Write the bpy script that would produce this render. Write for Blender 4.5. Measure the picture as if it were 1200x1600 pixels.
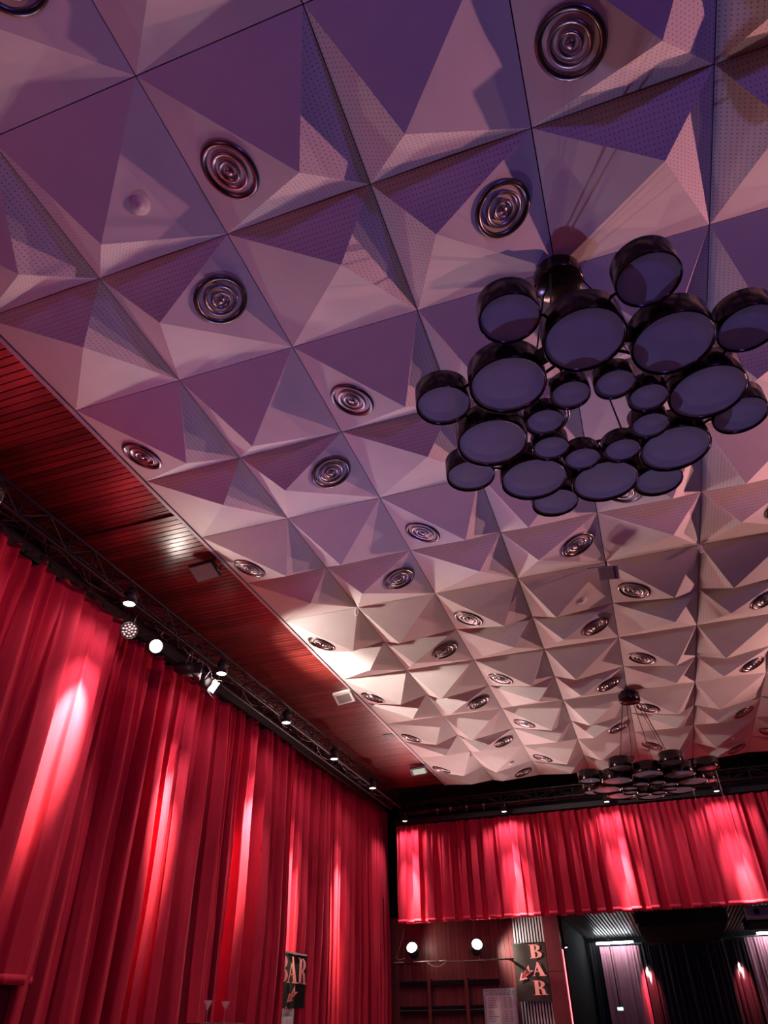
import bpy, math, random
from mathutils import Matrix, Vector, noise
from mathutils.geometry import tessellate_polygon

for o in list(bpy.data.objects):
    bpy.data.objects.remove(o)
scene = bpy.context.scene
COL = scene.collection
rnd = random.Random(7)
PI = math.pi

# ------------------------------------------------------------------ camera
S = 1.2            # ceiling panel module, metres
H = 6.637          # ceiling height
cam_d = bpy.data.cameras.new('camera')
cam_d.sensor_fit = 'VERTICAL'
cam_d.sensor_height = 36.0
cam_d.lens = 1084.13 / 1600 * 36.0
cam_d.clip_start = 0.05
cam_d.clip_end = 200
cam = bpy.data.objects.new('camera', cam_d)
COL.objects.link(cam)
rt = Vector((0.94427561, 0.3289198, -0.0124634))
dn = Vector((-0.20593663, 0.56082478, -0.80191375))
fw = Vector((-0.25677553, 0.75979427, 0.5973098))
cm = Matrix(((rt.x, -dn.x, -fw.x, 4.519), (rt.y, -dn.y, -fw.y, -1.321), (rt.z, -dn.z, -fw.z, 1.6), (0, 0, 0, 1)))
cam.matrix_world = cm
scene.camera = cam

# ------------------------------------------------------------------ world, exposure, stage wash lights
w = bpy.data.worlds.new('world')
scene.world = w
w.use_nodes = True
w.node_tree.nodes['Background'].inputs[0].default_value = (0.30, 0.16, 0.30, 1)
w.node_tree.nodes['Background'].inputs[1].default_value = 0.06
scene.view_settings.view_transform = 'Standard'
scene.view_settings.look = 'None'
scene.view_settings.exposure = 0.0
scene.view_settings.gamma = 1.0
scene.view_settings.use_curve_mapping = False


def spot(name, loc, target, power, color, size_deg, blend=0.5, radius=0.06):
    d = bpy.data.lights.new(name, 'SPOT')
    d.energy = power
    d.color = color
    d.spot_size = math.radians(size_deg)
    d.spot_blend = blend
    d.shadow_soft_size = radius
    o = bpy.data.objects.new(name, d)
    o.location = loc
    o.rotation_euler = (Vector(target) - Vector(loc)).to_track_quat('-Z', 'Y').to_euler()
    COL.objects.link(o)
    return o


# blue and violet wash from the stage behind the camera, pink wash from the right of the hall
spot('stage_wash_blue', (11.0, -7.5, 3.0), (5.5, 4.0, H), 700, (0.24, 0.13, 1.0), 80, 0.9, 0.25)
spot('stage_wash_violet', (1.0, -8.5, 2.6), (3.0, 4.0, H), 62, (0.55, 0.22, 0.66), 85, 0.9, 0.25)
spot('floor_uplight_lilac', (-1.0, 9.6, 1.0), (4.8, 1.2, H), 720, (0.44, 0.38, 1.0), 60, 0.9, 0.05)
spot('hall_wash_rose', (-0.6, -3.2, 3.2), (2.2, 2.8, H), 105, (0.95, 0.20, 0.45), 84, 0.9, 0.15)

# ------------------------------------------------------------------ materials
MATS = {}


def mat(name, base, rough=0.6, metal=0.0, spec=0.5, emit=None, estr=0.0, sheen=0.0, trans=0.0, coat=0.0):
    m = bpy.data.materials.new(name)
    m.use_nodes = True
    b = m.node_tree.nodes['Principled BSDF']
    b.inputs['Base Color'].default_value = (*base, 1)
    b.inputs['Roughness'].default_value = rough
    b.inputs['Metallic'].default_value = metal
    b.inputs['Specular IOR Level'].default_value = spec
    if emit:
        b.inputs['Emission Color'].default_value = (*emit, 1)
        b.inputs['Emission Strength'].default_value = estr
    if sheen:
        b.inputs['Sheen Weight'].default_value = sheen
        b.inputs['Sheen Roughness'].default_value = 0.4
    if trans:
        b.inputs['Transmission Weight'].default_value = trans
    if coat:
        b.inputs['Coat Weight'].default_value = coat
        b.inputs['Coat Roughness'].default_value = 0.1
    MATS[name] = m
    return m


def nd(m, t, **kw):
    n = m.node_tree.nodes.new(t)
    for k, v in kw.items():
        setattr(n, k, v)
    return n


def lk(m, a, ao, b, bi):
    m.node_tree.links.new(a.outputs[ao], b.inputs[bi])


def noise_colour(m, c1, c2, scale=(6, 6, 6), detail=4, objrand=0.0, bump=0.0, bscale=None):
    """mottle between two colours in object space, optional per-object tint and bump"""
    b = m.node_tree.nodes['Principled BSDF']
    tc = nd(m, 'ShaderNodeTexCoord')
    mp = nd(m, 'ShaderNodeMapping')
    mp.inputs['Scale'].default_value = scale
    lk(m, tc, 'Object', mp, 'Vector')
    nz = nd(m, 'ShaderNodeTexNoise')
    nz.inputs['Scale'].default_value = 1.0
    nz.inputs['Detail'].default_value = detail
    if objrand:
        oi = nd(m, 'ShaderNodeObjectInfo')
        va = nd(m, 'ShaderNodeVectorMath', operation='ADD')
        sc = nd(m, 'ShaderNodeMath', operation='MULTIPLY')
        sc.inputs[1].default_value = 97.0
        lk(m, oi, 'Random', sc, 0)
        lk(m, mp, 'Vector', va, 0)
        lk(m, sc, 'Value', va, 1)
        lk(m, va, 'Vector', nz, 'Vector')
    else:
        lk(m, mp, 'Vector', nz, 'Vector')
    rp = nd(m, 'ShaderNodeValToRGB')
    rp.color_ramp.elements[0].position = 0.3
    rp.color_ramp.elements[1].position = 0.7
    rp.color_ramp.elements[0].color = (*c1, 1)
    rp.color_ramp.elements[1].color = (*c2, 1)
    lk(m, nz, 'Fac', rp, 'Fac')
    if objrand:
        hs = nd(m, 'ShaderNodeHueSaturation')
        mr = nd(m, 'ShaderNodeMapRange')
        mr.inputs['To Min'].default_value = 1 - objrand
        mr.inputs['To Max'].default_value = 1 + objrand
        lk(m, oi, 'Random', mr, 'Value')
        lk(m, mr, 'Result', hs, 'Value')
        lk(m, rp, 'Color', hs, 'Color')
        lk(m, hs, 'Color', b, 'Base Color')
    else:
        lk(m, rp, 'Color', b, 'Base Color')
    if bump:
        bp = nd(m, 'ShaderNodeBump')
        bp.inputs['Strength'].default_value = bump
        bp.inputs['Distance'].default_value = 0.004
        lk(m, nz, 'Fac', bp, 'Height')
        lk(m, bp, 'Normal', b, 'Normal')
    return m


noise_colour(mat('panel_plain', (.7, .68, .66), 0.62, spec=0.35), (.66, .63, .62), (.71, .69, .67), (3, 3, 3))
perf = noise_colour(mat('panel_perforated', (.7, .68, .66), 0.66, spec=0.3), (.66, .63, .62), (.71, .69, .67), (3, 3, 3))


def add_perforation(m, pitch, rad, hole):
    b = m.node_tree.nodes['Principled BSDF']
    src = b.inputs['Base Color'].links[0].from_socket
    tc = nd(m, 'ShaderNodeTexCoord')
    sc = nd(m, 'ShaderNodeVectorMath', operation='SCALE')
    sc.inputs['Scale'].default_value = 1.0 / pitch
    lk(m, tc, 'Object', sc, 0)
    fr = nd(m, 'ShaderNodeVectorMath', operation='FRACTION')
    lk(m, sc, 'Vector', fr, 0)
    sb = nd(m, 'ShaderNodeVectorMath', operation='SUBTRACT')
    sb.inputs[1].default_value = (.5, .5, 0)
    lk(m, fr, 'Vector', sb, 0)
    ml = nd(m, 'ShaderNodeVectorMath', operation='MULTIPLY')
    ml.inputs[1].default_value = (1, 1, 0)
    lk(m, sb, 'Vector', ml, 0)
    ln = nd(m, 'ShaderNodeVectorMath', operation='LENGTH')
    lk(m, ml, 'Vector', ln, 0)
    lt = nd(m, 'ShaderNodeMapRange')
    lt.inputs['From Min'].default_value = rad * 0.8
    lt.inputs['From Max'].default_value = rad * 1.2
    lt.inputs['To Min'].default_value = 1.0
    lt.inputs['To Max'].default_value = 0.0
    lk(m, ln, 'Value', lt, 'Value')
    mx = nd(m, 'ShaderNodeMix', data_type='RGBA')
    m.node_tree.links.new(lt.outputs['Result'], mx.inputs['Factor'])
    m.node_tree.links.new(src, mx.inputs['A'])
    mx.inputs['B'].default_value = (*hole, 1)
    m.node_tree.links.new(mx.outputs['Result'], b.inputs['Base Color'])


add_perforation(perf, 0.030, 0.15, (.26, .24, .26))

mat('joint_dark', (.03, .025, .035), 0.9)
noise_colour(mat('soffit_wood', (.2, .05, .03), 0.30, spec=0.6), (.12, .016, .014), (.24, .034, .026), (1.2, 30, 30), 5, 0.35, 0.25)
noise_colour(mat('bar_wood', (.2, .05, .04), 0.45, spec=0.5), (.15, .030, .032), (.25, .055, .052), (30, 30, 1.2), 5, 0.2, 0.2)
mat('black_paint', (.010, .009, .011), 0.85, spec=0.2)
mat('black_metal', (.018, .016, .018), 0.45, spec=0.5)
mat('truss_metal', (.035, .032, .035), 0.45, metal=0.5)
mat('trim_paint', (.55, .48, .52), 0.5)
noise_colour(mat('red_velvet', (.55, .02, .04), 0.75, spec=0.12), (.52, .022, .058), (.60, .030, .074), (40, 40, 3), 3)
noise_colour(mat('black_velvet', (.03, .025, .03), 0.6, spec=0.3, sheen=0.2), (.03, .024, .03), (.045, .036, .042), (30, 30, 3), 3)
noise_colour(mat('grey_satin', (.3, .24, .26), 0.5, spec=0.4, sheen=0.2), (.62, .24, .31), (.72, .31, .38), (30, 30, 3), 3)
mat('chrome', (.62, .60, .62), 0.22, metal=1.0)
mat('dark_chrome', (.36, .34, .36), 0.34, metal=1.0)
mat('smoked_chrome', (.17, .155, .17), 0.30, metal=1.0)
mat('vent_dark', (.05, .045, .05), 0.6)
mat('lamp_shell', (.05, .035, .035), 0.2, metal=0.85, spec=0.5)
noise_colour(mat('lamp_diffuser', (.30, .29, .33), 0.22, spec=0.5), (.44, .49, .66), (.52, .57, .74), (5, 5, 5), 3)
mat('cable', (.015, .013, .015), 0.5)
mat('lens_lit', (1, 1, 1), 0.3, emit=(1.0, .93, .86), estr=14.0)
mat('lens_soft', (1, 1, 1), 0.3, emit=(1.0, .95, .92), estr=5.0)
mat('led_lens', (.62, .58, .56), 0.15, spec=0.8)
mat('white_plastic', (.72, .70, .68), 0.5)
mat('grey_plastic', (.22, .20, .21), 0.45)
mat('glass_panel', (.20, .16, .17), 0.06, spec=0.9)
mat('exit_face', (.6, .75, .68), 0.4, emit=(.45, .85, .65), estr=0.35)
mat('exit_lit', (.6, .9, .75), 0.4, emit=(.35, 1.0, .70), estr=5.0)
mat('neon_red', (1, .2, .2), 0.3, emit=(1.0, .10, .13), estr=5.0)
mat('tube_white', (1, 1, 1), 0.3, emit=(.80, .95, 1.0), estr=34.0)
noise_colour(mat('banner_cloth', (.06, .05, .04), 0.45, spec=0.5), (.05, .042, .034), (.075, .062, .05), (6, 6, 6), 3, 0, 0.5)
mat('letter_red_lit', (.92, .40, .36), 0.5, emit=(1.0, .30, .25), estr=0.3)  # emission stands in for lamp light falling on the banner letters
mat('letter_print', (.85, .22, .22), 0.5)
mat('arrow_fill', (.40, .05, .05), 0.5)
noise_colour(mat('poster_paper', (.70, .66, .72), 0.5), (.62, .60, .68), (.74, .70, .74), (3, 3, 3), 2)
noise_colour(mat('poster_edge', (.35, .45, .55), 0.5), (.22, .34, .46), (.50, .58, .64), (14, 14, 14), 4)
mat('print_ink', (.12, .10, .14), 0.6)
mat('white_paint', (.72, .69, .70), 0.5)
noise_colour(mat('pillar_paint', (.26, .04, .05), 0.5), (.22, .032, .042), (.30, .05, .06), (3, 3, 1), 3)
noise_colour(mat('floor_wood', (.12, .06, .04), 0.35), (.09, .045, .03), (.15, .08, .05), (1, 14, 1), 4)
noise_colour(mat('slat_wood', (.22, .17, .17), 0.4), (.18, .13, .13), (.27, .21, .21), (8, 2, 8), 3, 0.2)
mat('glassware', (.9, .75, .80), 0.05)
MATS['glassware'].node_tree.nodes['Principled BSDF'].inputs['Alpha'].default_value = 0.22


# ------------------------------------------------------------------ mesh helpers
class MB:
    def __init__(s):
        s.v = []
        s.f = []
        s.mi = []
        s.sm = []

    def face(s, idx, mi=0, sm=False):
        s.f.append(tuple(idx))
        s.mi.append(mi)
        s.sm.append(sm)

    def box(s, x0, x1, y0, y1, z0, z1, mi=0):
        n = len(s.v)
        s.v += [(x, y, z) for z in (z0, z1) for y in (y0, y1) for x in (x0, x1)]
        for q in ((0, 2, 3, 1), (4, 5, 7, 6), (0, 1, 5, 4), (2, 6, 7, 3), (0, 4, 6, 2), (1, 3, 7, 5)):
            s.face([n + i for i in q], mi)
        return s

    def obox(s, mtx, sx, sy, sz, mi=0):
        """box of full size sx,sy,sz centred, transformed by mtx"""
        n = len(s.v)
        for z in (-.5, .5):
            for y in (-.5, .5):
                for x in (-.5, .5):
                    s.v.append(tuple(mtx @ Vector((x * sx, y * sy, z * sz))))
        for q in ((0, 2, 3, 1), (4, 5, 7, 6), (0, 1, 5, 4), (2, 6, 7, 3), (0, 4, 6, 2), (1, 3, 7, 5)):
            s.face([n + i for i in q], mi)
        return s

    def lathe(s, prof, seg=32, mtx=None, mi=0, sm=True):
        """revolve (r,z) profile about z"""
        n = len(s.v)
        k = len(prof)
        for i in range(seg):
            a = 2 * PI * i / seg
            for r, z in prof:
                p = Vector((r * math.cos(a), r * math.sin(a), z))
                if mtx:
                    p = mtx @ p
                s.v.append(tuple(p))
        for i in range(seg):
            j = (i + 1) % seg
            for q in range(k - 1):
                if prof[q][0] < 1e-6 and prof[q + 1][0] < 1e-6:
                    continue
                s.face((n + i * k + q, n + j * k + q, n + j * k + q + 1, n + i * k + q + 1), mi, sm)
        return s

    def tube(s, pts, r, seg=8, mi=0, cap=True):
        pts = [Vector(p) for p in pts]
        n = len(s.v)
        for i, p in enumerate(pts):
            t = (pts[min(i + 1, len(pts) - 1)] - pts[max(i - 1, 0)]).normalized()
            up = Vector((0, 0, 1)) if abs(t.z) < .9 else Vector((1, 0, 0))
            a = t.cross(up).normalized()
            b = t.cross(a)
            for k in range(seg):
                q = 2 * PI * k / seg
                s.v.append(tuple(p + a * (r * math.cos(q)) + b * (r * math.sin(q))))
        for i in range(len(pts) - 1):
            for k in range(seg):
                m = (k + 1) % seg
                s.face((n + i * seg + k, n + i * seg + m, n + (i + 1) * seg + m, n + (i + 1) * seg + k), mi, True)
        if cap:
            s.face([n + k for k in range(seg)][::-1], mi)
            e = n + (len(pts) - 1) * seg
            s.face([e + k for k in range(seg)], mi)
        return s

    def poly(s, pts, mi=0, thick=None, nrm=None):
        """flat polygon of 3D points (may be concave)"""
        n = len(s.v)
        s.v += [tuple(p) for p in pts]
        for t in tessellate_polygon([[Vector(p) for p in pts]]):
            s.face([n + i for i in t], mi)
        return s

    def mesh(s, name, mats):
        me = bpy.data.meshes.new(name)
        me.from_pydata(s.v, [], s.f)
        for m in (mats if isinstance(mats, (list, tuple)) else [mats]):
            me.materials.append(MATS[m])
        me.polygons.foreach_set('material_index', s.mi)
        me.polygons.foreach_set('use_smooth', s.sm)
        me.update()
        return me

    def build(s, name, mats, parent=None, loc=None, mtx=None):
        return place(name, s.mesh(name, mats), parent, loc, mtx)


def place(name, me, parent=None, loc=None, mtx=None):
    o = bpy.data.objects.new(name, me)
    COL.objects.link(o)
    if parent:
        o.parent = parent
    if mtx is not None:
        o.matrix_local = mtx
    elif loc is not None:
        o.location = loc
    return o


def tag(o, label, cat, group=None, kind=None):
    if label:
        o['label'] = label
    if cat:
        o['category'] = cat
    if group:
        o['group'] = group
    if kind:
        o['kind'] = kind
    return o


def thing(name, label, cat, loc=(0, 0, 0), group=None, mtx=None):
    o = bpy.data.objects.new(name, None)
    o.empty_display_size = 0.1
    COL.objects.link(o)
    if mtx is not None:
        o.matrix_world = mtx
    else:
        o.location = loc
    return tag(o, label, cat, group)


def struct(o, label):
    o['kind'] = 'structure'
    o['label'] = label
    return o


def copy_tree(o, parent=None):
    c = o.copy()
    COL.objects.link(c)
    if parent:
        c.parent = parent
    for ch in o.children:
        copy_tree(ch, c)
    return c


def frame_to(loc, z_dir, x_hint=(1, 0, 0)):
    """matrix with local +Z along z_dir at loc"""
    z = Vector(z_dir).normalized()
    x = Vector(x_hint)
    x = (x - z * x.dot(z))
    if x.length < 1e-4:
        x = Vector((0, 1, 0)) - z * z.y
    x.normalize()
    y = z.cross(x)
    return Matrix(((x.x, y.x, z.x, loc[0]), (x.y, y.y, z.y, loc[1]), (x.z, y.z, z.z, loc[2]), (0, 0, 0, 1)))


ORD = ['first', 'second', 'third', 'fourth', 'fifth', 'sixth', 'seventh', 'eighth', 'ninth', 'tenth', 'eleventh',
       'twelfth', 'thirteenth', 'fourteenth', 'fifteenth', 'sixteenth', 'seventeenth', 'eighteenth']

# ------------------------------------------------------------------ room shell
NC, R0, R1 = 8, -3, 14
XR = NC * S
YF = R1 * S
struct(MB().box(-2.6, 12.4, -10, 26, -0.1, 0).build('floor', 'floor_wood'), 'dark wooden hall floor')
struct(MB().box(-2.6, -2.4, -10, 18.6, 0, 7.1).build('wall_left', 'black_paint'), 'black wall behind the left red curtains')
struct(MB().box(12.2, 12.4, -10, 26, 0, 7.1).build('wall_right', 'black_paint'), 'black wall on the right of the hall')
struct(MB().box(-2.4, 12.2, 18.5, 18.6, 3.9, 7.1).build('wall_far', 'black_paint'), 'black wall above the red valance')

# ceiling with faceted panels
ceil = MB().box(0, XR, R0 * S, YF, H + 0.035, H + 0.06).build('ceiling', 'joint_dark')
struct(ceil, 'ceiling of off-white off-centre pyramid panels with dark joints')
P = 0.3195
D = 0.2796          # pyramid depth
E_ = 0.0045         # half joint


def panel_mesh(right, far):
    """panel with its apex near one corner; the two short facets are perforated"""
    a, b = E_, S - E_
    ax = S * (1 - P) if right else S * P
    ay = S * (1 - P) if far else S * P
    m = MB()
    m.v = [(a, a, 0), (b, a, 0), (b, b, 0), (a, b, 0), (ax, ay, -D),
           (a, a, .03), (b, a, .03), (b, b, .03), (a, b, .03)]
    near_m = 0 if far else 1
    far_m = 1 if far else 0
    lef_m = 0 if right else 1
    rig_m = 1 if right else 0
    m.face((1, 0, 4), near_m)
    m.face((2, 1, 4), rig_m)
    m.face((3, 2, 4), far_m)
    m.face((0, 3, 4), lef_m)
    for i in range(4):
        j = (i + 1) % 4
        m.face((i, j, j + 5, i + 5), 0)
    return m.mesh('panel', ['panel_plain', 'panel_perforated'])


PM = {(r, f): panel_mesh(r, f) for r in (True, False) for f in (True, False)}
for r in range(R0, R1):
    for l in range(NC):
        place('panel', PM[(l % 2 == 0, r % 2 == 0)], ceil, (l * S, r * S, H))

# wooden soffit along the left side, one board after the other
sof = MB().box(-2.4, -0.05, -3.6, 16.75, H + 0.06, H + 0.10).build('ceiling_left', 'black_paint')
struct(sof, 'varnished red-brown wooden board soffit along the left wall')
bw, bp = 0.079, 0.0855
bm_ = MB()
bm_.v = []
c_ = 0.004
prof = [(0, .02), (0, c_), (c_, 0), (bw - c_, 0), (bw, c_), (bw, .02)]
n_ = len(prof)
for x in (-2.38, -0.055):
    bm_.v += [(x, y, z) for y, z in prof]
for i in range(n_ - 1):
    bm_.face((i, i + 1, n_ + i + 1, n_ + i))
bm_.face(range(n_ - 1, -1, -1))
bm_.face(range(n_, 2 * n_))
board_me = bm_.mesh('board', 'soffit_wood')
y = -3.5
while y < 16.65:
    z = H + (0.026 if y < 4.28 else 0.0) + rnd.uniform(-.0015, .0015)
    place('board', board_me, sof, (0, y, z))
    y += bp
struct(MB().box(-0.055, -0.012, R0 * S, YF, H - 0.012, H + 0.05).box(-0.012, 0.0, R0 * S, YF, H + 0.012, H + 0.05).build('trim_1', 'trim_paint'),
       'pale trim between wooden soffit and faceted ceiling')
# black soffit beyond the far end and along the right
struct(MB().box(-2.4, 12.2, YF + 0.01, 18.5, H + 0.03, H + 0.08).build('ceiling_far', 'black_paint'), 'black soffit beyond the last row of panels')
struct(MB().box(XR + 0.01, 12.2, -3.6, YF, H + 0.03, H + 0.08).build('ceiling_right', 'black_paint'), 'dark soffit along the right wall')

# ------------------------------------------------------------------ air diffusers
V0 = {}


def diffuser_meshes():
    R = 0.225
    V0['flange'] = MB().lathe([(R, 0.0), (R * 0.99, .010), (R * .95, .020), (R * .88, .022), (R * .80, .010), (R * .77, -.02)], 40).mesh('flange', 'smoked_chrome')
    V0['well'] = MB().lathe([(R * .79, -.018), (R * .3, -.03), (0.0, -.03)], 32).mesh('well', 'vent_dark')
    V0['ring_a'] = MB().lathe([(R * .62, -.012), (R * .64, .012), (R * .61, .020), (R * .52, .014), (R * .44, -.012), (R * .45, -.02)], 36).mesh('cone_ring', 'dark_chrome')
    V0['ring_b'] = MB().lathe([(R * .35, -.010), (R * .37, .016), (R * .34, .024), (R * .27, .016), (R * .20, -.010), (R * .21, -.02)], 32).mesh('cone_ring', 'dark_chrome')
    V0['cap'] = MB().lathe([(R * .13, -.02), (R * .14, .014), (R * .10, .024), (R * .04, .026), (0, .026)], 24).mesh('centre_cap', 'dark_chrome')


diffuser_meshes()


def facet_frame(l, r, fx, fy, side):
    """frame on a panel's left or right facet, +Z out of the facet (downwards)"""
    ax = S * (1 - P) if l % 2 == 0 else S * P
    ay = S * (1 - P) if r % 2 == 0 else S * P
    x0 = 0.0 if side == 'L' else S
    p0, p1, p2 = Vector((x0, 0, 0)), Vector((x0, S, 0)), Vector((ax, ay, -D))
    n = (p1 - p0).cross(p2 - p0).normalized()
    if n.z > 0:
        n = -n
    x, yv = fx * S, fy * S
    z = -(n.x * (x - p0.x) + n.y * (yv - p0.y)) / n.z + p0.z
    pos = Vector((l * S + x, r * S + yv, H + z))
    return frame_to(pos, n)


for r in range(R0, R1):
    for l in range(NC):
        if l % 2 == 0 and r % 2 == 0:
            M = facet_frame(l, r, .257, .597, 'L')
        elif l % 2 == 1 and r % 2 == 1:
            M = facet_frame(l, r, .743, .382, 'R')
        else:
            continue
        if r < -1:
            continue
        d = thing('air_diffuser', 'round metal air diffuser in %s panel column from the soffit, %s row from far end'
                  % (ORD[l], ORD[R1 - 1 - r]), 'air vent', group='round air diffusers in the faceted ceiling', mtx=M)
        place('flange', V0['flange'], d)
        place('well', V0['well'], d)
        place('cone_ring', V0['ring_a'], d)
        place('cone_ring', V0['ring_b'], d)
        place('centre_cap', V0['cap'], d)

# ------------------------------------------------------------------ chandeliers
DR = {}
for key, rr, hh in (('large', .25, .175), ('medium', .187, .165), ('small', .13, .115)):
    sh = MB().lathe([(rr * .93, .012), (rr * .955, -.002), (rr * .985, -.004), (rr, .006), (rr, hh - .01), (rr - .01, hh), (0, hh)], 40).mesh('drum', 'lamp_shell')
    df = MB().lathe([(rr * .945, .012), (rr * .6, .009), (0, .008)], 40).mesh('diffuser', 'lamp_diffuser')
    DR[key] = (sh, df)


def make_chandelier(loc, label):
    c = thing('chandelier', label, 'chandelier', loc, 'cluster chandeliers of drum lamps')
    # canopy, origin of the thing is the ceiling node
    can = MB().lathe([(.10, 0), (.185, -.045), (.192, -.06), (.192, -.185), (.18, -.20), (0, -.205)], 40).build('canopy', 'lamp_shell', c)
    kb = MB().lathe([(0, -.012), (.014, -.012), (.014, .004), (.008, .010), (0, .010)], 10).mesh('screw', 'lamp_shell')
    for k in range(10):
        a = 2 * PI * k / 10 + .2
        place('screw', kb, can, mtx=frame_to((.192 * math.cos(a), .192 * math.sin(a), -.17), (math.cos(a), math.sin(a), 0)))
    zL, zI, zO = 4.927 - H, 4.879 - H, 5.007 - H
    for k in range(8):
        a = PI / 4 * k
        b = a + PI / 8
        for key, rad, an, zz in (('large', .719, a, zL), ('small', .363, b, zI), ('medium', 1.044, b, zO)):
            sh, df = DR[key]
            dr = place('drum', sh, c, (rad * math.cos(an), rad * math.sin(an), zz))
            place('diffuser', df, dr)
    # frame: rings and spokes joining the drums just above them
    zt = zL + .185
    fr = MB()
    for rad in (.45,):
        fr.tube([(rad * math.cos(q * PI / 16), rad * math.sin(q * PI / 16), zt) for q in range(33)], .011, 8, cap=False)
    fr.build('ring_frame', 'lamp_shell', c)
    for k in range(8):
        a = PI / 4 * k
        b = a + PI / 8
        m = MB().tube([(.45 * math.cos(a), .45 * math.sin(a), zt), (.72 * math.cos(a), .72 * math.sin(a), zt)], .010, 6)
        m.tube([(.45 * math.cos(b), .45 * math.sin(b), zt), (.363 * math.cos(b), .363 * math.sin(b), zI + .11)], .009, 6)
        m.build('arm', 'lamp_shell', c)
        m = MB()
        for sgn in (-1, 1):
            q = b + sgn * PI / 8
            m.tube([(.80 * math.cos(q), .80 * math.sin(q), zL + .14), (1.0 * math.cos(b), 1.0 * math.sin(b), zO + .09)], .010, 6)
        m.build('outer_bracket', 'lamp_shell', c)
        # joint plates between neighbouring large drums
        q = b
        m = MB().obox(Matrix.Translation((.665 * math.cos(q), .665 * math.sin(q), zL + .08)) @ Matrix.Rotation(q, 4, 'Z'), .05, .075, .10)
        m.build('joint_plate', 'lamp_shell', c)
    for k in range(4):
        a = PI * .375 + k * PI / 2
        MB().tube([(.15 * math.cos(a), .15 * math.sin(a), -.19), (.54 * math.cos(a), .54 * math.sin(a), zL + .14)], .0075, 6).build('cable', 'cable', c)
    MB().tube([(.10, .0, -.20), (.30, .05, -.9), (.44, .06, zt)], .004, 6).build('power_cord', 'cable', c)
    return c


make_chandelier((4 * S, 2 * S, H - .01), 'large black chandelier of clustered drum lamps hanging nearest, overhead')
make_chandelier((4 * S, 10 * S, H - .01), 'distant chandelier of drum lamps hanging before the red valance')

# ------------------------------------------------------------------ curtains


def curtain_surface(s0, s1, z0, z1, period, amp, seed, gather=1.6, off=0.0, ds=0.014, nz=36, sag=0.0):
    """returns grid of (s, depth, z); folds wander in width, tighter pleats at the top"""
    rg = random.Random(seed)
    n = int((s1 - s0) / ds) + 1
    # wandering phase
    ph = [0.0]
    ph2 = [rg.random() * 6]
    o1, o2, o3 = rg.random() * 100, rg.random() * 100, rg.random() * 100
    for i in range(1, n):
        s = s0 + (s1 - s0) * i / (n - 1)
        f = 2 * PI / period * (1 + .75 * noise.noise((s * 1.15, o1, 0)))
        ph.append(ph[-1] + f * ds)
        ph2.append(ph2[-1] + 2 * PI / (period * .41) * (1 + .5 * noise.noise((s * 1.7, o2, 3))) * ds)
    rows = []
    for j in range(nz + 1):
        t = j / nz
        row = []
        for i in range(n):
            s = s0 + (s1 - s0) * i / (n - 1)
            big = .35 + .65 * min(1, t * 1.8)
            mod = .65 + .7 * noise.noise((s * .8, o3, t * .4)) + .25
            mod = max(.12, mod)
            drift = .5 * noise.noise((s * .6, t * 1.1, o2))
            p1 = ph[i] + drift
            w1 = math.sin(p1)
            w1 = 1.05 * math.tanh(2.3 * (w1 + .25 * math.sin(2 * p1 + .8) + .35 * noise.noise((s * 1.9, o3, 7))))
            fine = math.sin(ph2[i] + drift) * (.36 * (1 - min(1, t * 1.1)) + .15)
            dep = amp * mod * (big * w1 + fine * gather * .6)
            dsx = -.42 * amp * mod * big * math.sin(2 * p1)
            dep += .35 * amp * noise.noise((s * 2.3, t * 3.0, o1))
            zz = z1 + (z0 - z1) * t
            if sag:
                zz -= sag * (1 - t) * (.5 + .5 * math.sin(ph2[i] * .5)) * max(0, noise.noise((s * 1.3, o1, 9)) + .3)
            row.append((s + dsx, dep + off, zz))
        rows.append(row)
    return rows, n


def build_curtain(name, label, cat, axis, pos, s0, s1, z0, z1, period, amp, seed, mname='red_velvet', hem=.085, group=None, sag=0.0, nz=36, ds=.014):
    """axis 'y': hangs along y facing +x at x=pos; axis 'x': hangs along x facing -y at y=pos"""
    rows, n = curtain_surface(s0, s1, z0, z1, period, amp, seed, sag=sag, nz=nz, ds=ds)
    if axis == 'y':
        conv = lambda q, e=0.0: (pos + q[1] + e, q[0] - s0, q[2])
        org = (0, s0, 0)
    else:
        conv = lambda q, e=0.0: (q[0] - s0, pos - q[1] - e, q[2])
        org = (s0, 0, 0)
    root = thing(name, label, cat, org, group)
    m = MB()
    for row in rows:
        m.v += [conv(q) for q in row]
    for j in range(len(rows) - 1):
        for i in range(n - 1):
            m.face((j * n + i, j * n + i + 1, (j + 1) * n + i + 1, (j + 1) * n + i), 0, True)
    m.build('cloth', mname, root)
    if hem:
        m = MB()
        last = rows[-1]
        k = len(rows) - 1
        zt = z0 + hem
        # sample fold line a little above the bottom
        tq = max(0, int(round((1 - hem / (z1 - z0)) * k)))
        upper = rows[tq]
        top = [conv((u[0], u[1], zt), .003) for u in upper]
        mid = [conv((b[0], b[1], b[2] - .004), .005) for b in last]
        bot = [conv((b[0], b[1], b[2] - .004), -.004) for b in last]
        topi = [conv((u[0], u[1], zt), .0) for u in upper]
        m.v = topi + top + mid + bot
        for a in range(3):
            for i in range(n - 1):
                m.face((a * n + i, a * n + i + 1, (a + 1) * n + i + 1, (a + 1) * n + i), 0, a == 1)
        m.build('hem', mname, root)
    return root


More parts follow.
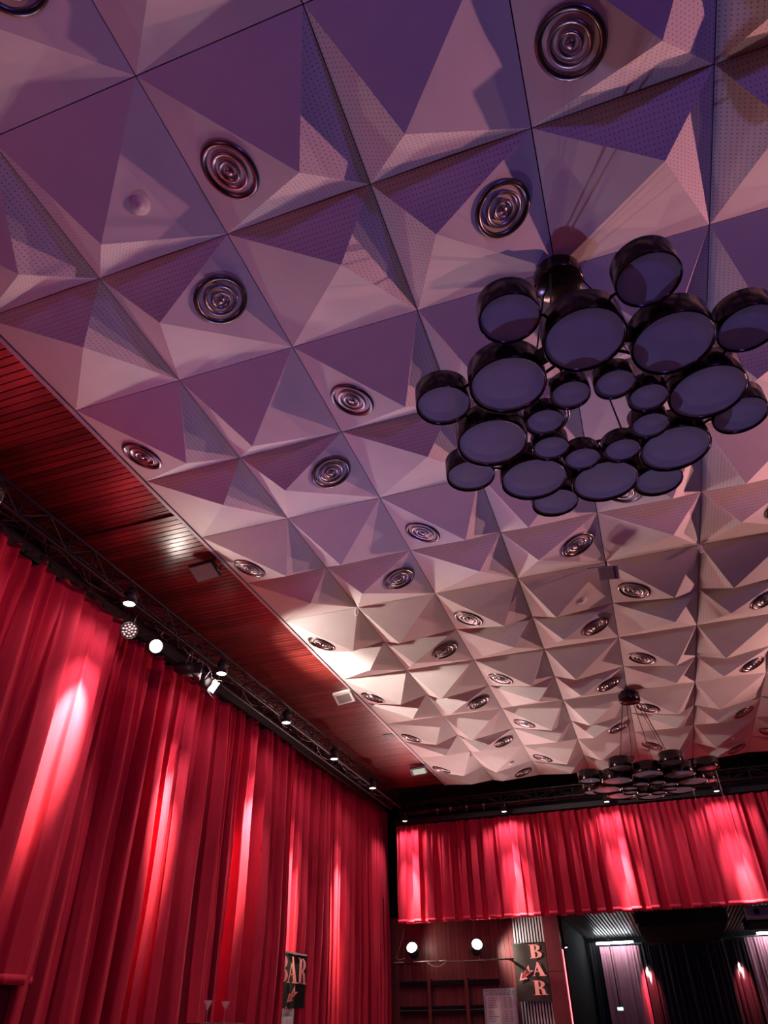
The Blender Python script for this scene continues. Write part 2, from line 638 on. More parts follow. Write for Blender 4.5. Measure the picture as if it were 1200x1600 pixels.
GC = 'red stage curtains along the left wall'
build_curtain('stage_curtain', 'red velvet curtain nearest on the left with raised hem', 'curtain', 'y', -1.79, 1.6, 5.74, 2.0, 6.28, .60, .12, 11, group=GC, sag=.25)
build_curtain('stage_curtain', 'lower red curtain showing beneath the raised hem at left edge', 'curtain', 'y', -2.08, 1.6, 5.9, .25, 2.6, .40, .07, 5, group=GC, nz=16)
build_curtain('stage_curtain', 'long red curtain between the raised hem and the bar sign', 'curtain', 'y', -2.02, 5.62, 11.84, .2, 6.28, .38, .15, 23, group=GC, sag=.05)
build_curtain('stage_curtain', 'long red curtain behind the bar sign reaching the far corner', 'curtain', 'y', -2.18, 11.3, 18.22, .2, 6.45, 0.34, .12, 31, group=GC)
build_curtain('valance_curtain', 'short red valance curtain across the far end above the bar', 'curtain', 'x', 17.60, -1.66, 12.1, 3.675, 5.93, .40, .075, 44, sag=0.0, nz=26)

# curtain rails
tag(MB().box(-1.95, -1.90, -1, 17.5, 6.30, 6.51).box(-2.12, -1.93, -1, 17.5, 6.48, 6.51).build('curtain_rail', 'black_metal'), 'black curtain rail above the left red curtains', 'rail')
tag(MB().box(-1.7, 12.1, 17.52, 17.66, 5.96, 6.08).build('curtain_rail', 'black_metal'), 'black curtain rail above the far red valance', 'rail')

# ------------------------------------------------------------------ trusses


def box_truss(label, axis, a0, a1, c0, z0, size, pitch):
    """square lattice truss; axis 'y' runs along y with corner (c0,z0)"""
    if axis == 'y':
        pt = lambda a, i, j: (c0 + i * size, a, z0 + j * size)
    else:
        pt = lambda a, i, j: (a, c0 + i * size, z0 + j * size)
    root = thing('lighting_truss', label, 'truss')
    for i, j in ((0, 0), (1, 0), (0, 1), (1, 1)):
        MB().tube([pt(a0, i, j), pt(a1, i, j)], .020, 10).build('chord', 'truss_metal', root)
    n = int((a1 - a0) / pitch)
    faces = (((0, 0), (1, 0)), ((1, 0), (1, 1)), ((0, 1), (1, 1)), ((0, 0), (0, 1)))
    for k in range(n):
        m = MB()
        aa, ab = a0 + k * pitch, a0 + (k + 1) * pitch
        for (p, q) in faces:
            if k % 2:
                p, q = q, p
            m.tube([pt(aa, *p), pt(ab, *q)], .009, 6, cap=False)
            m.tube([pt(aa, *p), pt(aa, *q)], .008, 6, cap=False)
        m.build('brace', 'truss_metal', root)
    # hangers up to the ceiling
    for k in range(4):
        a = a0 + (a1 - a0) * (k + .5) / 4
        x0, y0, zz = pt(a, .5, 1)
        MB().tube([(x0, y0, zz), (x0, y0, H + .04)], .012, 6).build('hanger', 'black_metal', root)
    return root


box_truss('black lattice lighting truss running along the left curtains', 'y', 0.0, 16.9, -1.56, 6.20, .28, .40)
box_truss('dark lattice lighting truss above the far valance', 'x', -1.4, 12.0, 17.02, 6.13, .24, .45)

# ------------------------------------------------------------------ lamps
PC = {}
PC['can'] = MB().lathe([(.082, 0.0), (.090, .004), (.090, -.15), (.070, -.21), (.045, -.25), (0, -.255)], 24).mesh('can', 'black_metal')
PC['can2'] = MB().lathe([(.090, 0.0), (.090, .004), (.078, .006), (.076, -.02)], 24).mesh('front_ring', 'black_metal')
PC['lens'] = MB().lathe([(.080, -.012), (.05, -.006), (0, -.004)], 24).mesh('lens', 'lens_lit')
PC['lens_off'] = MB().lathe([(.080, -.012), (.05, -.006), (0, -.004)], 24).mesh('lens', 'glass_panel')


def stage_lamp(label, loc, aim, up_to, scale=1.0, lit=True, group=None, power=0, color=(1, .86, .76), size=60, blend=.6, barn=False, cat='stage lamp', name='stage_lamp', ltarget=None, radius=.05):
    """loc = centre of the lens, aim = direction the lens looks, up_to = point the clamp grips"""
    aim = Vector(aim).normalized()
    M = frame_to(loc, aim, (0, 1, 0))
    c = thing(name, label, cat, group=group, mtx=M)
    Sc = Matrix.Scale(scale, 4)
    place('can', PC['can'], c, mtx=Sc)
    place('front_ring', PC['can2'], c, mtx=Sc)
    place('lens', PC['lens' if lit else 'lens_off'], c, mtx=Sc)
    Mi = M.inverted()
    tgt = Mi @ Vector(up_to)
    mid = Vector((0, 0, -.11 * scale))
    side = tgt - mid
    side.z = 0
    if side.length < .03:
        side = Vector((1, 0, 0))
    side.normalize()
    lat = Vector((-side.y, side.x, 0))
    r = .105 * scale
    yk = [mid + lat * r, mid + lat * r + side * r * 1.25, mid - lat * r + side * r * 1.25, mid - lat * r]
    m = MB()
    m.tube(yk, .008, 6)
    m.build('yoke', 'black_metal', c)
    top = mid + side * r * 1.25
    if (tgt - top).length > .03:
        MB().tube([top, tgt], .010, 6).build('hook_clamp', 'dark_chrome', c)
    if barn:
        for k in range(4):
            a = k * PI / 2
            mm = Matrix.Rotation(a, 4, 'Z') @ Matrix.Translation((.098 * scale, 0, .045 * scale)) @ Matrix.Rotation(.35, 4, 'Y')
            MB().obox(mm, .004, .15 * scale, .10 * scale).build('barn_door', 'black_metal', c)
    if power:
        p = Vector(loc) + aim * .03
        spot(name + '_light', p, (p + aim) if ltarget is None else ltarget, power, color, size, blend, radius)
    return c


G1 = 'downlights along the left truss'
for k, y in enumerate((2.82, 5.2, 7.6, 9.95, 12.25, 14.6)):
    stage_lamp('lit downlight on the left truss, %s from the near edge of the picture' % ORD[k], (-1.25, y, 6.13), (.04, -.05, -1), (-1.28, y - .14, 6.21), 1.0, True, G1,
               power=20, color=(1, .84, .74), size=165, blend=.6, ltarget=(-1.36, y, 4.2), radius=.04)
    spot('downlight_core', (-1.27, y, 6.09), (-1.98, y + .03, 4.00), 5600, (1, .92, .55), 20, 1.0, .03)
    spot('downlight_glow', (-1.27, y, 6.09), (-1.90, y + .03, 4.0), 270, (1, .86, .72), 50, 1.0, .03)
G2 = 'downlights in front of the far valance'
for k, x in enumerate((-1.30, 1.33, 3.85, 6.35, 8.9)):
    stage_lamp('small lit downlight above the far valance, %s from the left corner' % ORD[k], (x, 17.2, 5.95), (0, -.05, -1), (x + .05, 17.10, 6.14), .8, True, G2,
               power=60, color=(1, .84, .74), size=150, blend=.6, ltarget=(x + .10, 17.30, 3.6), radius=.04)
    spot('downlight_core', (x, 17.2, 5.91), (x + .15, 17.62, 3.8), 3600, (1, .92, .55), 15, 1.0, .03)
    spot('downlight_glow', (x, 17.2, 5.91), (x + .12, 17.58, 3.9), 600, (1, .86, .72), 40, 1.0, .03)

stage_lamp('glaring round stage lamp facing the hall beside the LED lamp', (-1.30, 5.97, 5.88), (.80, -.62, -.42), (-1.30, 6.07, 6.20), 1.15, True, power=120, size=120, barn=False)
stage_lamp('stage lamp with barn doors shining across the ceiling', (-1.22, 6.82, 5.87), (.84, .52, -.06), (-1.30, 6.80, 6.20), 1.15, True, barn=True, power=380, color=(1, .80, .72), size=116, blend=.3, ltarget=(-.40, 7.38, 5.51))
stage_lamp('unlit black stage lamp with barn doors hanging beside the barn-door lamp', (-1.16, 7.25, 5.78), (.75, .45, -.48), (-1.285, 7.15, 6.195), 1.15, False, barn=True)

box_truss('lighting truss along the right side of the hall', 'y', 0.0, 16.9, 10.88, 6.0, .28, .60)
for k, (y, tgt, pw, cl) in enumerate(((5.2, (4.0, 2.0, 6.5), 1500, (1.0, .36, .38)), (11.5, (4.5, 9.0, 6.5), 1300, (1.0, .46, .42)))):
    c = stage_lamp(('pink stage lamp on the right truss above the hall middle', 'pink stage lamp on the right truss near the far end')[k], (10.85, y, 5.60), (-1, (tgt[1] - y) / 6.9, .14), (10.9, y, 6.0), 1.15, True, 'pink lamps on the right truss',
                   power=pw, color=cl, size=110, blend=.8, ltarget=tgt)
    # unseen flag added below the lamp to keep its light on the ceiling
    mi = c.matrix_world.inverted()
    MB().obox(mi @ Matrix.Translation((10.52, y, 5.583)), .56, 1.5, .012).build('flag', 'black_metal', c)

spot('barn_lamp_throw', (-1.19, 6.85, 5.87), (.75, 9.9, 6.36), 1300, (1, .78, .70), 40, .8, .05)
# LED par
led = thing('led_par_lamp', 'unlit LED stage lamp with a cluster of small lenses', 'stage lamp', mtx=frame_to((-1.32, 5.40, 5.85), (.70, -.60, -.42), (0, 1, 0)))
MB().lathe([(.098, -.012), (.105, .012), (.112, .012), (.112, -.13), (.06, -.17), (0, -.17)], 28).build('housing', 'black_metal', led)
face = MB().lathe([(.106, -.010), (.05, -.008), (0, -.008)], 24).build('lens_plate', 'grey_plastic', led)
lm = MB().lathe([(.019, 0), (.016, .010), (.008, .015), (0, .016)], 12).mesh('led_lens', 'led_lens')
cells = [(0, 0)] + [(.041 * math.cos(i * PI / 3), .041 * math.sin(i * PI / 3)) for i in range(6)] + [(.081 * math.cos(i * PI / 6 + .26), .081 * math.sin(i * PI / 6 + .26)) for i in range(12)]
for cx, cy in cells:
    place('led_lens', lm, face, (cx, cy, -.006))
mi_ = frame_to((-1.32, 5.40, 5.85), (.70, -.60, -.42), (0, 1, 0)).inverted()
a_ = mi_ @ Vector((-1.32, 5.50, 6.20))
MB().tube([(.0, .125, -.08), tuple(a_ * .55 + Vector((0, .06, -.05))), tuple(a_)], .010, 6).build('yoke', 'black_metal', led)

# cables along the truss
tag(MB().tube([(-1.42 + .05 * math.sin(i * .9), i * .22 + .2, 6.25 - .05 * abs(math.sin(i * .37)) - .04 * math.sin(i * 1.3)) for i in range(75)], .011, 6).build('power_cable', 'cable'),
    'black power cable looped along the left lighting truss', 'cable')
for k, (y0, z0) in enumerate(((6.35, 6.22), (6.95, 6.20))):
    tag(MB().tube([(-1.27, y0 + .24 * t, z0 - .16 * math.sin(PI * t)) for t in [i / 10 for i in range(11)]], .006, 6).build('cable_loop', 'cable'),
        ('slack cable loop beside the glaring lamp', 'slack cable loop over the barn-door lamp')[k], 'cable')

for k, (x, zb) in enumerate(((5.84, 5.75), (6.44, 5.35))):
    tag(MB().tube([(x, 16.98, H + .03), (x, 16.98, zb)], .006, 6).build('hanging_wire', 'white_plastic'),
        ('thin wire hanging by the right drums of the far chandelier', 'thin wire hanging further right before the valance')[k], 'wire')
# small clamps without lamps on the far truss
for k, x in enumerate((-.35, .0, .42, .86)):
    c = thing('pipe_clamp', 'small metal clamp on the far truss, %s from the left' % ORD[k], 'clamp', (x, 17.02, 6.12), 'clamps on the far truss')
    MB().lathe([(.030, -.03), (.034, 0), (.030, .03)], 12, Matrix.Rotation(PI / 2, 4, 'Y')).build('collar', 'dark_chrome', c)
    MB().tube([(0, 0, -.03), (0, -.02, -.12)], .009, 6).build('bolt', 'dark_chrome', c)

# ------------------------------------------------------------------ ceiling fittings
# rectangular floodlight on the soffit edge
fl = thing('floodlight', 'black framed glass floodlight on the wooden soffit edge', 'floodlight', mtx=frame_to((-.26, 5.34, 6.49), (.10, -.30, -1), (1, 0, 0)))
MB().box(-.17, .17, -.14, .14, -.05, -.005).build('housing', 'black_metal', fl)
MB().box(-.155, .155, -.125, .125, -.006, .004).build('glass', 'glass_panel', fl)
MB().tube([(.19, -.05, -.12), (.19, -.05, -.02), (.19, .10, -.02), (.19, .10, -.12)], .012, 6).build('bracket', 'black_metal', fl)

em = thing('emergency_light', 'pale emergency light box fixed beneath the far wooden soffit', 'light', mtx=frame_to((-.20, 10.15, 6.52), (.15, -.35, -1), (1, 0, 0)))
MB().box(-.17, .17, -.15, .15, -.06, -.01).build('housing', 'white_plastic', em)
MB().box(-.12, .12, -.10, .10, -.012, .004).build('cover', 'grey_plastic', em)
MB().box(.10, .20, -.06, .06, -.12, -.05).build('bracket', 'white_plastic', em)

ex = thing('exit_sign', 'small exit light with pale green face on the far soffit', 'sign', mtx=frame_to((-.22, 14.95, 6.50), (.1, -.55, -1), (1, 0, 0)))
MB().box(-.19, .19, -.11, .11, -.06, -.005).build('housing', 'grey_plastic', ex)
MB().box(-.13, .17, -.09, .07, -.006, .003).build('face', 'exit_face', ex)

gr = thing('vent_grille', 'little dark grille in the wooden soffit near the trim', 'vent', (-.17, 12.7, H - .004))
MB().box(-.11, .11, -.12, .12, -.008, .0).build('frame', 'black_metal', gr)
for k in range(5):
    MB().box(-.09, .09, -.09 + k * .042, -.075 + k * .042, -.013, -.006).build('slat', 'grey_plastic', gr)

# hanging box lamp between panels
hb = thing('hanging_flood', 'grey box floodlight on a short rod between ceiling panels', 'floodlight', mtx=frame_to((4.80, 7.02, 6.36), (-.10, -.80, -.60), (1, .1, 0)))
MB().box(-.125, .125, -.085, .085, -.09, 0).build('housing', 'grey_plastic', hb)
MB().box(-.10, .065, -.068, .068, -.004, .006).build('window', 'glass_panel', hb)
MB().box(.078, .090, -.085, .085, -.004, .010).build('clip', 'black_metal', hb)
h2 = frame_to((4.80, 7.02, 6.36), (-.10, -.80, -.60), (1, .1, 0)).inverted()
MB().tube([tuple(h2 @ Vector((4.80, 7.08, 6.38))), tuple(h2 @ Vector((4.80, 7.19, 6.64)))], .013, 8).build('rod', 'black_metal', hb)
MB().tube([tuple(h2 @ Vector((4.79, 7.15, 6.55))), tuple(h2 @ Vector((4.55, 7.10, 6.53)))], .005, 6).build('wire', 'cable', hb)


def detector(label, l, r, fx, fy, side, rad=.07):
    M = facet_frame(l, r, fx, fy, side)
    d = thing('smoke_detector', label, 'smoke detector', group='round ceiling detectors', mtx=M)
    MB().lathe([(rad, -.01), (rad, .012), (rad * .94, .02), (0, .021)], 28).build('base', 'panel_plain', d)
    MB().lathe([(rad * .45, .018), (rad * .42, .024), (0, .025)], 20).build('sensor_cap', 'panel_plain', d)


detector('white round detector on a bare panel left of the nearest diffuser', 1, 0, .645, .588, 'R')
detector('white round detector right of the grey box floodlight', 3, 6, .655, .578, 'R')
detector('tiny white detector on the last row behind the far chandelier', 5, 12, .655, .578, 'R')
detector('tiny white detector on the last row at the far left', 1, 12, .655, .578, 'R')
for k, (x, y) in enumerate(((1 * S - .01, 6 * S - .01), (5 * S - .005, 6 * S - .03), (1 * S, 12 * S))):
    s_ = thing('joint_sensor', ('small white sensor at a panel joint over the barn-door lamp', 'small white sensor at a joint right of the box floodlight', 'tiny white sensor at a joint near the far left corner')[k], 'sensor', (x, y, H - .055), 'small sensors at panel joints')
    MB().lathe([(0, -.07), (.022, -.07), (.026, -.06), (.026, .02), (.018, .03)], 16).build('body', 'white_plastic', s_)
    MB().tube([(0, 0, .02), (0, 0, .085)], .008, 6).build('stem', 'white_plastic', s_)

# ------------------------------------------------------------------ bar wall under the valance
wb = MB().box(-2.4, 2.15, 18.42, 18.5, 0, 3.9).build('wall_bar', 'black_paint')
struct(wb, 'wall of narrow red-brown vertical boards behind the bar')
pl = MB().box(0, .108, -.022, 0, 0, 3.9).mesh('board', 'bar_wood')
x = -2.38
while x < 2.0:
    place('board', pl, wb, (x, 18.42 + rnd.uniform(-.003, .003), 0))
    x += .113
# header above the side opening
sh = thing('wall_shelf', 'black wall shelves divided by wooden uprights on the bar wall', 'shelf', (-1.88, 18.40, 0))
for x0, x1 in ((0, .70), (.80, 1.62), (1.73, 2.45)):
    for z0, z1 in ((2.42, 2.52), (1.86, 2.02)):
        MB().box(x0, x1, -.16, -.002, z0, z1).build('shelf_board', 'black_paint', sh)
    MB().box(x0, x1, -.165, -.145, 1.935, 1.945).build('shelf_edge', 'grey_plastic', sh)
for x0 in (.71, 1.635):
    MB().box(x0, x0 + .085, -.17, -.002, .9, 2.56).build('upright', 'bar_wood', sh)

# lamp bar with two glaring lamps
lb = thing('lamp_bar', 'thin metal lamp bar in front of the wooden bar wall', 'bar', (-2.0, 17.95, 2.88))
MB().tube([(0, 0, 0), (3.05, 0, 0)], .018, 10).build('pipe', 'dark_chrome', lb)
for x0 in (.12, 2.9):
    MB().box(x0, x0 + .04, 0, .46, -.015, .015).build('wall_bracket', 'black_metal', lb)
for x0, x1 in ((.10, .34), (.60, 1.25), (1.25, 1.45)):
    MB().tube([(x0, -.01, .018), (x1, -.01, .02)], .016, 6).build('tape', 'white_plastic', lb)
ck = MB()
ck.tube([(.95 + .45 * t, -.02, -.01 - .09 * math.sin(PI * t)) for t in [i / 10 for i in range(11)]], .008, 6)
ck.build('cable_slack', 'white_plastic', lb)
G3 = 'glaring lamps on the bar wall lamp bar'
for k, (x, dx) in enumerate(((-1.42, .10), (.22, .30))):
    stage_lamp(('glaring round lamp at the left of the lamp bar', 'glaring round lamp near the bar banner')[k], (x, 17.86, 3.20), (dx, -.86, .34), (x + .02, 17.95, 2.89), 1.6, True, G3,
               power=880, color=(1, .60, .58), size=96, blend=1.0, ltarget=(4.8, 6.5, 6.4), radius=.07, name='bar_lamp')
spot('bar_lamp_spill', (.36, 17.84, 3.22), (1.5, 18.2, 2.85), 120, (1, .86, .76), 100, .7, .05)
spot('bar_lamp_spill', (-1.30, 17.84, 3.22), (-.3, 18.3, 2.9), 12, (1, .80, .72), 165, .5, .05)
spot('hall_front_light', (2.5, 11.0, 6.1), (.3, 18.4, 2.2), 60, (1, .72, .72), 34, .6, .05)
spot('bar_fill_cool', (1.3, 17.9, 2.4), (1.4, 14.6, H), 120, (.86, 1.0, .88), 70, 1.0, .05)  # added cool fill for the far-left ceiling corner, no lamp stands here
sc_ = MB().tube([(-1.72, 18.2, 3.62), (-1.74, 18.15, 3.45), (-1.80, 18.05, 3.2), (-1.86, 17.97, 3.02), (-1.80, 17.95, 2.95), (-1.62, 17.92, 2.98)], .008, 6).build('hanging_wire', 'white_plastic')
tag(sc_, 'thin white wire dangling above the lamp bar', 'wire')

# white slatted panel
sp = thing('slatted_panel', 'panel of white and black vertical slats behind the bar banner', 'wall panel', (1.03, 18.315, 0))
MB().box(0, .76, .02, .075, 0, 3.9).build('backing', 'black_paint', sp)
sl = MB().box(0, .036, -.02, .022, 0, 3.9).mesh('slat', 'white_paint')
for k in range(11):
    place('slat', sl, sp, (.012 + k * .069, 0, 0))


def letter(ch):
    """list of polygons of a fat-faced serif capital in a unit-high box"""
    ps = []

    def rect(x0, y0, x1, y1):
        ps.append([(x0, y0), (x1, y0), (x1, y1), (x0, y1)])

    def bowl(cx, cy, ro, yo, ri, yi):
        n = 14
        for i in range(n):
            a0, a1 = PI / 2 - PI * i / n, PI / 2 - PI * (i + 1) / n
            ps.append([(cx + ro * math.cos(a0), cy + yo * math.sin(a0)), (cx + ro * math.cos(a1), cy + yo * math.sin(a1)),
                       (cx + ri * math.cos(a1), cy + yi * math.sin(a1)), (cx + ri * math.cos(a0), cy + yi * math.sin(a0))])
    if ch in 'BR':
        rect(.08, 0, .31, 1)
        rect(0, 0, .40 if ch == 'R' else .31, .045)
        rect(0, .955, .31, 1)
    if ch == 'B':
        bowl(.31, .755, .33, .245, .11, .20)
        bowl(.31, .265, .41, .265, .16, .22)
    if ch == 'R':
        bowl(.31, .74, .36, .26, .13, .215)
        ps.append([(.31, .48), (.45, .52), (.62, .40), (.70, .045), (.48, .045), (.43, .38), (.31, .44)])
        rect(.46, 0, .80, .045)
    if ch == 'A':
        ps.append([(.34, 1), (.42, 1), (.76, .03), (.49, .03), (.32, .78)])
        ps.append([(.35, .93), (.39, .80), (.14, .03), (.08, .03)])
        rect(.17, .30, .52, .345)
        rect(0, 0, .22, .045)
        rect(.40, 0, .84, .045)
    return ps


ARROW = [(0, 0), (.20, .56), (.28, .40), (.68, 1.0), (.70, .66), (.98, .65), (.42, .24), (.54, .12)]


def letter_mesh(name, ch, w, h, matn):
    m = MB()
    for p in letter(ch):
        m.poly([(a * w, 0, b * h) for a, b in p])
    return m.mesh(name, matn)


def arrow_parts(parent, mtx, w, h, out_m, in_m):
    m = MB()
    m.poly([(a * w, 0, b * h) for a, b in ARROW])
    o = m.build('arrow', out_m, parent, mtx=mtx)
    cx, cy = .40, .42
    m = MB()
    m.poly([((cx + (a - cx) * .66) * w, -.004, (cy + (b - cy) * .66) * h) for a, b in ARROW])
    m.build('arrow_fill', in_m, o)


# bar banner (letters one under the other)
bb = thing('bar_banner', 'dark hanging banner with BAR lettered downwards and an arrow', 'sign', (1.0, 18.20, 2.06))
m = MB()
N = 12
for j in range(N + 1):
    for i in range(N + 1):
        m.v.append((.78 * i / N, .018 * math.sin(i * .7 + j * .3) * (j / N), 1.13 * j / N))
for j in range(N):
    for i in range(N):
        q = j * (N + 1) + i
        m.face((q, q + 1, q + N + 2, q + N + 1), 0, True)
m.build('cloth', 'banner_cloth', bb)
MB().tube([(-.02, 0.01, 1.14), (.80, .01, 1.14)], .014, 8).build('rod', 'black_metal', bb)
for ch, zf in (('B', .735), ('A', .425), ('R', .105)):
    place('letter', letter_mesh('letter', ch, .40, .275, 'letter_red_lit'), bb, (.40, -.030, 1.13 * zf))
arrow_parts(bb, Matrix.Translation((.09, -.028, .40)), .37, .30, 'letter_red_lit', 'arrow_fill')
for zz in (0.2, 1.0):
    MB().box(.3, .34, .012, .085, zz, zz + .03).build('fixing', 'black_metal', bb)


def text_mesh(body, size, matn):
    cu = bpy.data.curves.new('t', 'FONT')
    cu.body = body
    cu.size = size
    cu.align_x = 'CENTER'
    ob = bpy.data.objects.new('t', cu)
    COL.objects.link(ob)
    bpy.context.view_layer.update()
    me = bpy.data.meshes.new_from_object(ob.evaluated_get(bpy.context.evaluated_depsgraph_get()))
    bpy.data.objects.remove(ob)
    bpy.data.curves.remove(cu)
    me.materials.clear()
    me.materials.append(MATS[matn])
    return me


def drinks_poster(label, mtx, w, h):
    """drinks price list, front towards local -Y"""
    p = thing('drinks_poster', label, 'poster', mtx=mtx, group='drinks price lists')
    MB().box(0, w, 0, .012, 0, h).build('board', 'poster_edge', p)
    MB().box(w * .07, w * .94, -.003, .0, 0.02, h * .90).build('sheet', 'poster_paper', p)
    t = text_mesh('GETR\u00c4NKE', w * .185, 'white_paint')
    o = place('heading', t, p, mtx=Matrix.Translation((w * .5, -.006, h * .915)) @ Matrix.Rotation(PI / 2, 4, 'X'))
    o = place('heading_shadow', text_mesh('GETR\u00c4NKE', w * .185, 'print_ink'), p, mtx=Matrix.Translation((w * .508, -.0035, h * .908)) @ Matrix.Rotation(PI / 2, 4, 'X'))
    m = MB()
    rr = random.Random(3)
    k = 0
    z = h * .855
    while z > .06:
        if k % 6 != 5:
            ln = rr.uniform(.18, .34)
            m.box(w * .13, w * (.13 + ln), -.0045, -.003, z, z + h * .008)
            m.box(w * .62, w * .69, -.0045, -.003, z, z + h * .008)
            m.box(w * .78, w * .86, -.0045, -.003, z, z + h * .008)
        z -= h * .033
        k += 1
    tag(m.build('price_lines', 'print_ink', p), 'rows of small print', None, kind='stuff')
    return p


drinks_poster('tall drinks price list beside the bar banner', Matrix.Translation((.24, 18.0, 1.02)), .76, 1.30)

# red pillar, neon and side opening
pr = thing('pillar', 'dark red square pillar right of the slatted panel', 'pillar', (1.80, 18.12, 0))
MB().box(0, .36, 0, .34, 0, 3.9).build('shaft', 'pillar_paint', pr)
MB().box(-.004, .364, -.004, .344, 2.62, 2.625).build('joint_line', 'black_paint', pr)
ne = thing('neon_tube', 'vertical glowing red neon tube on the dark red pillar edge', 'neon light', (2.185, 18.15, 0))
MB().tube([(0, 0, .3), (0, 0, 3.04)], .013, 8).build('tube', 'neon_red', ne)
MB().tube([(0, 0, 3.04), (0, 0, 3.10)], .018, 8).build('end_cap', 'black_metal', ne)
stage_lamp('tiny white downlight at the top of the neon tube', (2.26, 18.25, 3.08), (.1, -.2, -1), (2.26, 18.25, 3.75), .45, True, power=6, size=60, name='mini_downlight')

# ------------------------------------------------------------------ back room seen under the valance
struct(MB().box(2.15, 2.2, 18.5, 24.6, 0, 3.9).build('wall_back_left', 'black_paint'), 'black side wall of the back room')
struct(MB().box(2.15, 12.2, 24.5, 24.6, 0, 3.9).build('wall_back', 'black_paint'), 'black rear wall of the back room')
cb = MB().box(2.15, 12.2, 18.0, 24.6, 3.80, 3.9).build('ceiling_back', 'black_paint')
struct(cb, 'slatted ceiling of the back room')
slm = MB().box(0, .052, 18.02, 24.4, 3.755, 3.80).mesh('slat', 'slat_wood')
x = 2.22
while x < 12.1:
    place('slat', slm, cb, (x, 0, 0))
    x += .088
bk = thing('bulkhead_box', 'black box hanging under the slatted back room ceiling', 'box', (3.98, 18.6, 3.45))
MB().box(0, 1.95, 0, 4.9, 0, .30).build('body', 'black_paint', bk)
MB().box(-.08, 0, .3, .9, .1, .30).build('lug', 'black_metal', bk)
MB().box(1.95, 2.03, .5, 1.2, .08, .30).build('lug', 'black_metal', bk)
MB().tube([(-.05, 4.5, .02), (2.05, 4.5, .02)], .03, 8).build('pipe', 'black_metal', bk)
bx = thing('speaker_box', 'brownish box with round hole under the back room ceiling at right edge', 'box', (6.35, 18.3, 3.50))
MB().box(0, 1.3, 0, .5, 0, .22).build('body', 'slat_wood', bx)
MB().lathe([(.05, 0), (.065, 0), (.065, .02), (.05, .02), (.05, -.0)], 20, Matrix.Translation((.22, 0, .11)) @ Matrix.Rotation(PI / 2, 4, 'X')).build('hole_rim', 'black_metal', bx)
MB().lathe([(.05, .004), (0, .004)], 20, Matrix.Translation((.22, 0, .11)) @ Matrix.Rotation(PI / 2, 4, 'X')).build('hole', 'black_paint', bx)
MB().box(.1, 2.6, .8, 2.6, -.02, .18).build('duct', 'black_paint', bx)

GB = 'curtains at the rear of the back room'
build_curtain('rear_curtain', 'black curtain left of the pale rear curtain', 'curtain', 'x', 24.20, 2.22, 2.54, .1, 3.62, .20, .05, 61, 'black_velvet', None, GB, nz=14)
build_curtain('rear_curtain', 'pale satin curtain under the white tube, left of the first red beam', 'curtain', 'x', 24.05, 2.57, 3.72, .1, 3.50, .22, .045, 62, 'grey_satin', None, GB, nz=20)
build_curtain('rear_curtain', 'wide black curtain between the two red beams', 'curtain', 'x', 24.10, 3.76, 6.60, .1, 3.52, .19, .06, 63, 'black_velvet', None, GB, nz=14)
build_curtain('rear_curtain', 'pale satin curtain at the right edge', 'curtain', 'x', 24.05, 6.64, 8.7, .1, 3.58, .22, .045, 64, 'grey_satin', None, GB, nz=16)
build_curtain('rear_curtain', 'dark curtain beyond the right picture edge', 'curtain', 'x', 24.10, 8.75, 12.0, .1, 3.58, .25, .05, 65, 'black_velvet', None, GB, nz=12)

for k, (x0, x1, zz) in enumerate(((2.50, 3.62, 3.56), (6.95, 8.3, 3.63))):
    t = thing('fluorescent_tube', ('white fluorescent tube over the pale rear curtain at left', 'white fluorescent tube at the right picture edge')[k], 'tube light', (x0, 23.75, zz), 'fluorescent tubes of the back room')
    MB().tube([(0.03, 0, 0), (x1 - x0 - .03, 0, 0)], .032, 10).build('tube', 'tube_white', t)
    MB().box(0, x1 - x0, -.03, .03, .035, .075).build('batten', 'black_metal', t)
    MB().box(0, .03, -.03, .03, -.035, .04).build('end_cap', 'white_plastic', t)
    MB().box(x1 - x0 - .03, x1 - x0, -.03, .03, -.035, .04).build('end_cap', 'white_plastic', t)
tag(MB().tube([(3.5, 23.72, 3.52), (7.1, 23.72, 3.58)], .022, 8).build('support_pipe', 'dark_chrome'), 'thin metal pipe joining the two fluorescent tubes', 'pipe')
for k, x in enumerate((3.86, 6.36)):
    stage_lamp(('dark lamp casting the left red beam on the rear curtain', 'dark lamp casting the right red beam on the rear curtain')[k], (x, 23.72, 3.42), (0, .25, -1), (x, 23.70, 3.75), .5, False,
               power=420, color=(1.0, .10, .14), size=34, blend=.8, ltarget=(x - .02, 24.05, 2.6), group='red beam lamps of the back room', name='beam_lamp', radius=.03)
    spot('beam_core', (x, 23.72, 3.40), (x - .02, 24.04, 2.9), 2600, (1, .75, .65), 13, .9, .02)
ge = thing('exit_sign', 'tiny glowing green exit sign on the pale rear curtain', 'sign', (2.80, 23.9, 1.93))
MB().box(0, .17, 0, .03, 0, .085).build('housing', 'white_plastic', ge)
MB().box(.01, .16, -.004, 0, .01, .075).build('face', 'exit_lit', ge)
MB().box(.07, .10, .0, .03, .085, 1.835).build('hanger', 'black_metal', ge)

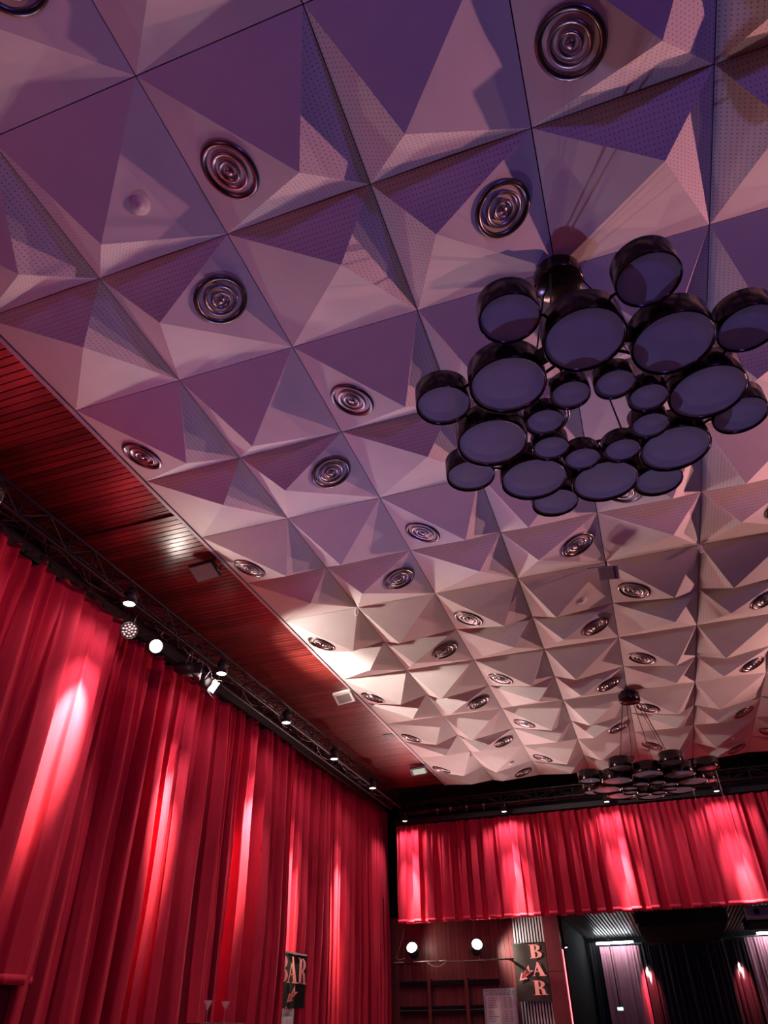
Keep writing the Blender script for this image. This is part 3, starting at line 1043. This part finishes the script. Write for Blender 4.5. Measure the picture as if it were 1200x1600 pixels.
# ------------------------------------------------------------------ bar sign and price list hung on the left curtain
bs = thing('bar_sign', 'black BAR sign with lightning arrow hung on the left curtain', 'sign', mtx=Matrix.Translation((-2.0, 11.56, 1.92)) @ Matrix.Rotation(PI / 2, 4, 'Z'))
m = MB()
for j in range(9):
    for i in range(13):
        m.v.append((1.40 * i / 12, -.02 * math.sin(i * .6) + .02 * (1 - j / 8), .80 * j / 8))
for j in range(8):
    for i in range(12):
        q = j * 13 + i
        m.face((q, q + 1, q + 14, q + 13), 0, True)
m.build('cloth', 'black_paint', bs)
for ch, x0, ww in (('B', .18, .50), ('A', .51, .53), ('R', .97, .47)):
    place('letter', letter_mesh('letter', ch, ww, .40, 'letter_print'), bs, (x0, -.045, .355))
arrow_parts(bs, Matrix.Translation((.56, -.04, .07)), .46, .25, 'letter_print', 'arrow_fill')
MB().box(0, 1.40, -.01, .01, .80, .83).build('batten', 'black_metal', bs)
drinks_poster('small drinks price list hanging under the left bar sign', Matrix.Translation((-2.0, 11.75, .92)) @ Matrix.Rotation(PI / 2, 4, 'Z'), .78, .97)

# ------------------------------------------------------------------ tall stand with two cocktail glasses
st = thing('tall_stand', 'tall narrow stand with a thin top before the left curtain', 'table', (-1.30, 8.0, 0))
MB().box(-.16, .16, 0, 1.16, 1.655, 1.69).build('top', 'pillar_paint', st)
for yy in (.08, 1.04):
    MB().box(-.03, .03, yy, yy + .05, .02, 1.655).build('leg', 'black_metal', st)
    MB().box(-.16, .16, yy - .04, yy + .09, 0, .02).build('foot', 'black_metal', st)
for k, y in enumerate((8.41, 8.86)):
    g = thing('cocktail_glass', ('left cocktail glass on the tall stand', 'right cocktail glass on the tall stand')[k], 'glass', (-1.30, y, 1.69), 'cocktail glasses on the tall stand')
    MB().lathe([(0, 0), (.04, 0), (.04, .004), (.006, .010)], 20).build('foot', 'glassware', g)
    MB().lathe([(.006, .008), (.005, .06), (.005, .13), (.008, .142)], 12).build('stem', 'glassware', g)
    MB().lathe([(.006, .14), (.062, .235), (.060, .236), (.004, .146)], 24).build('bowl', 'glassware', g)
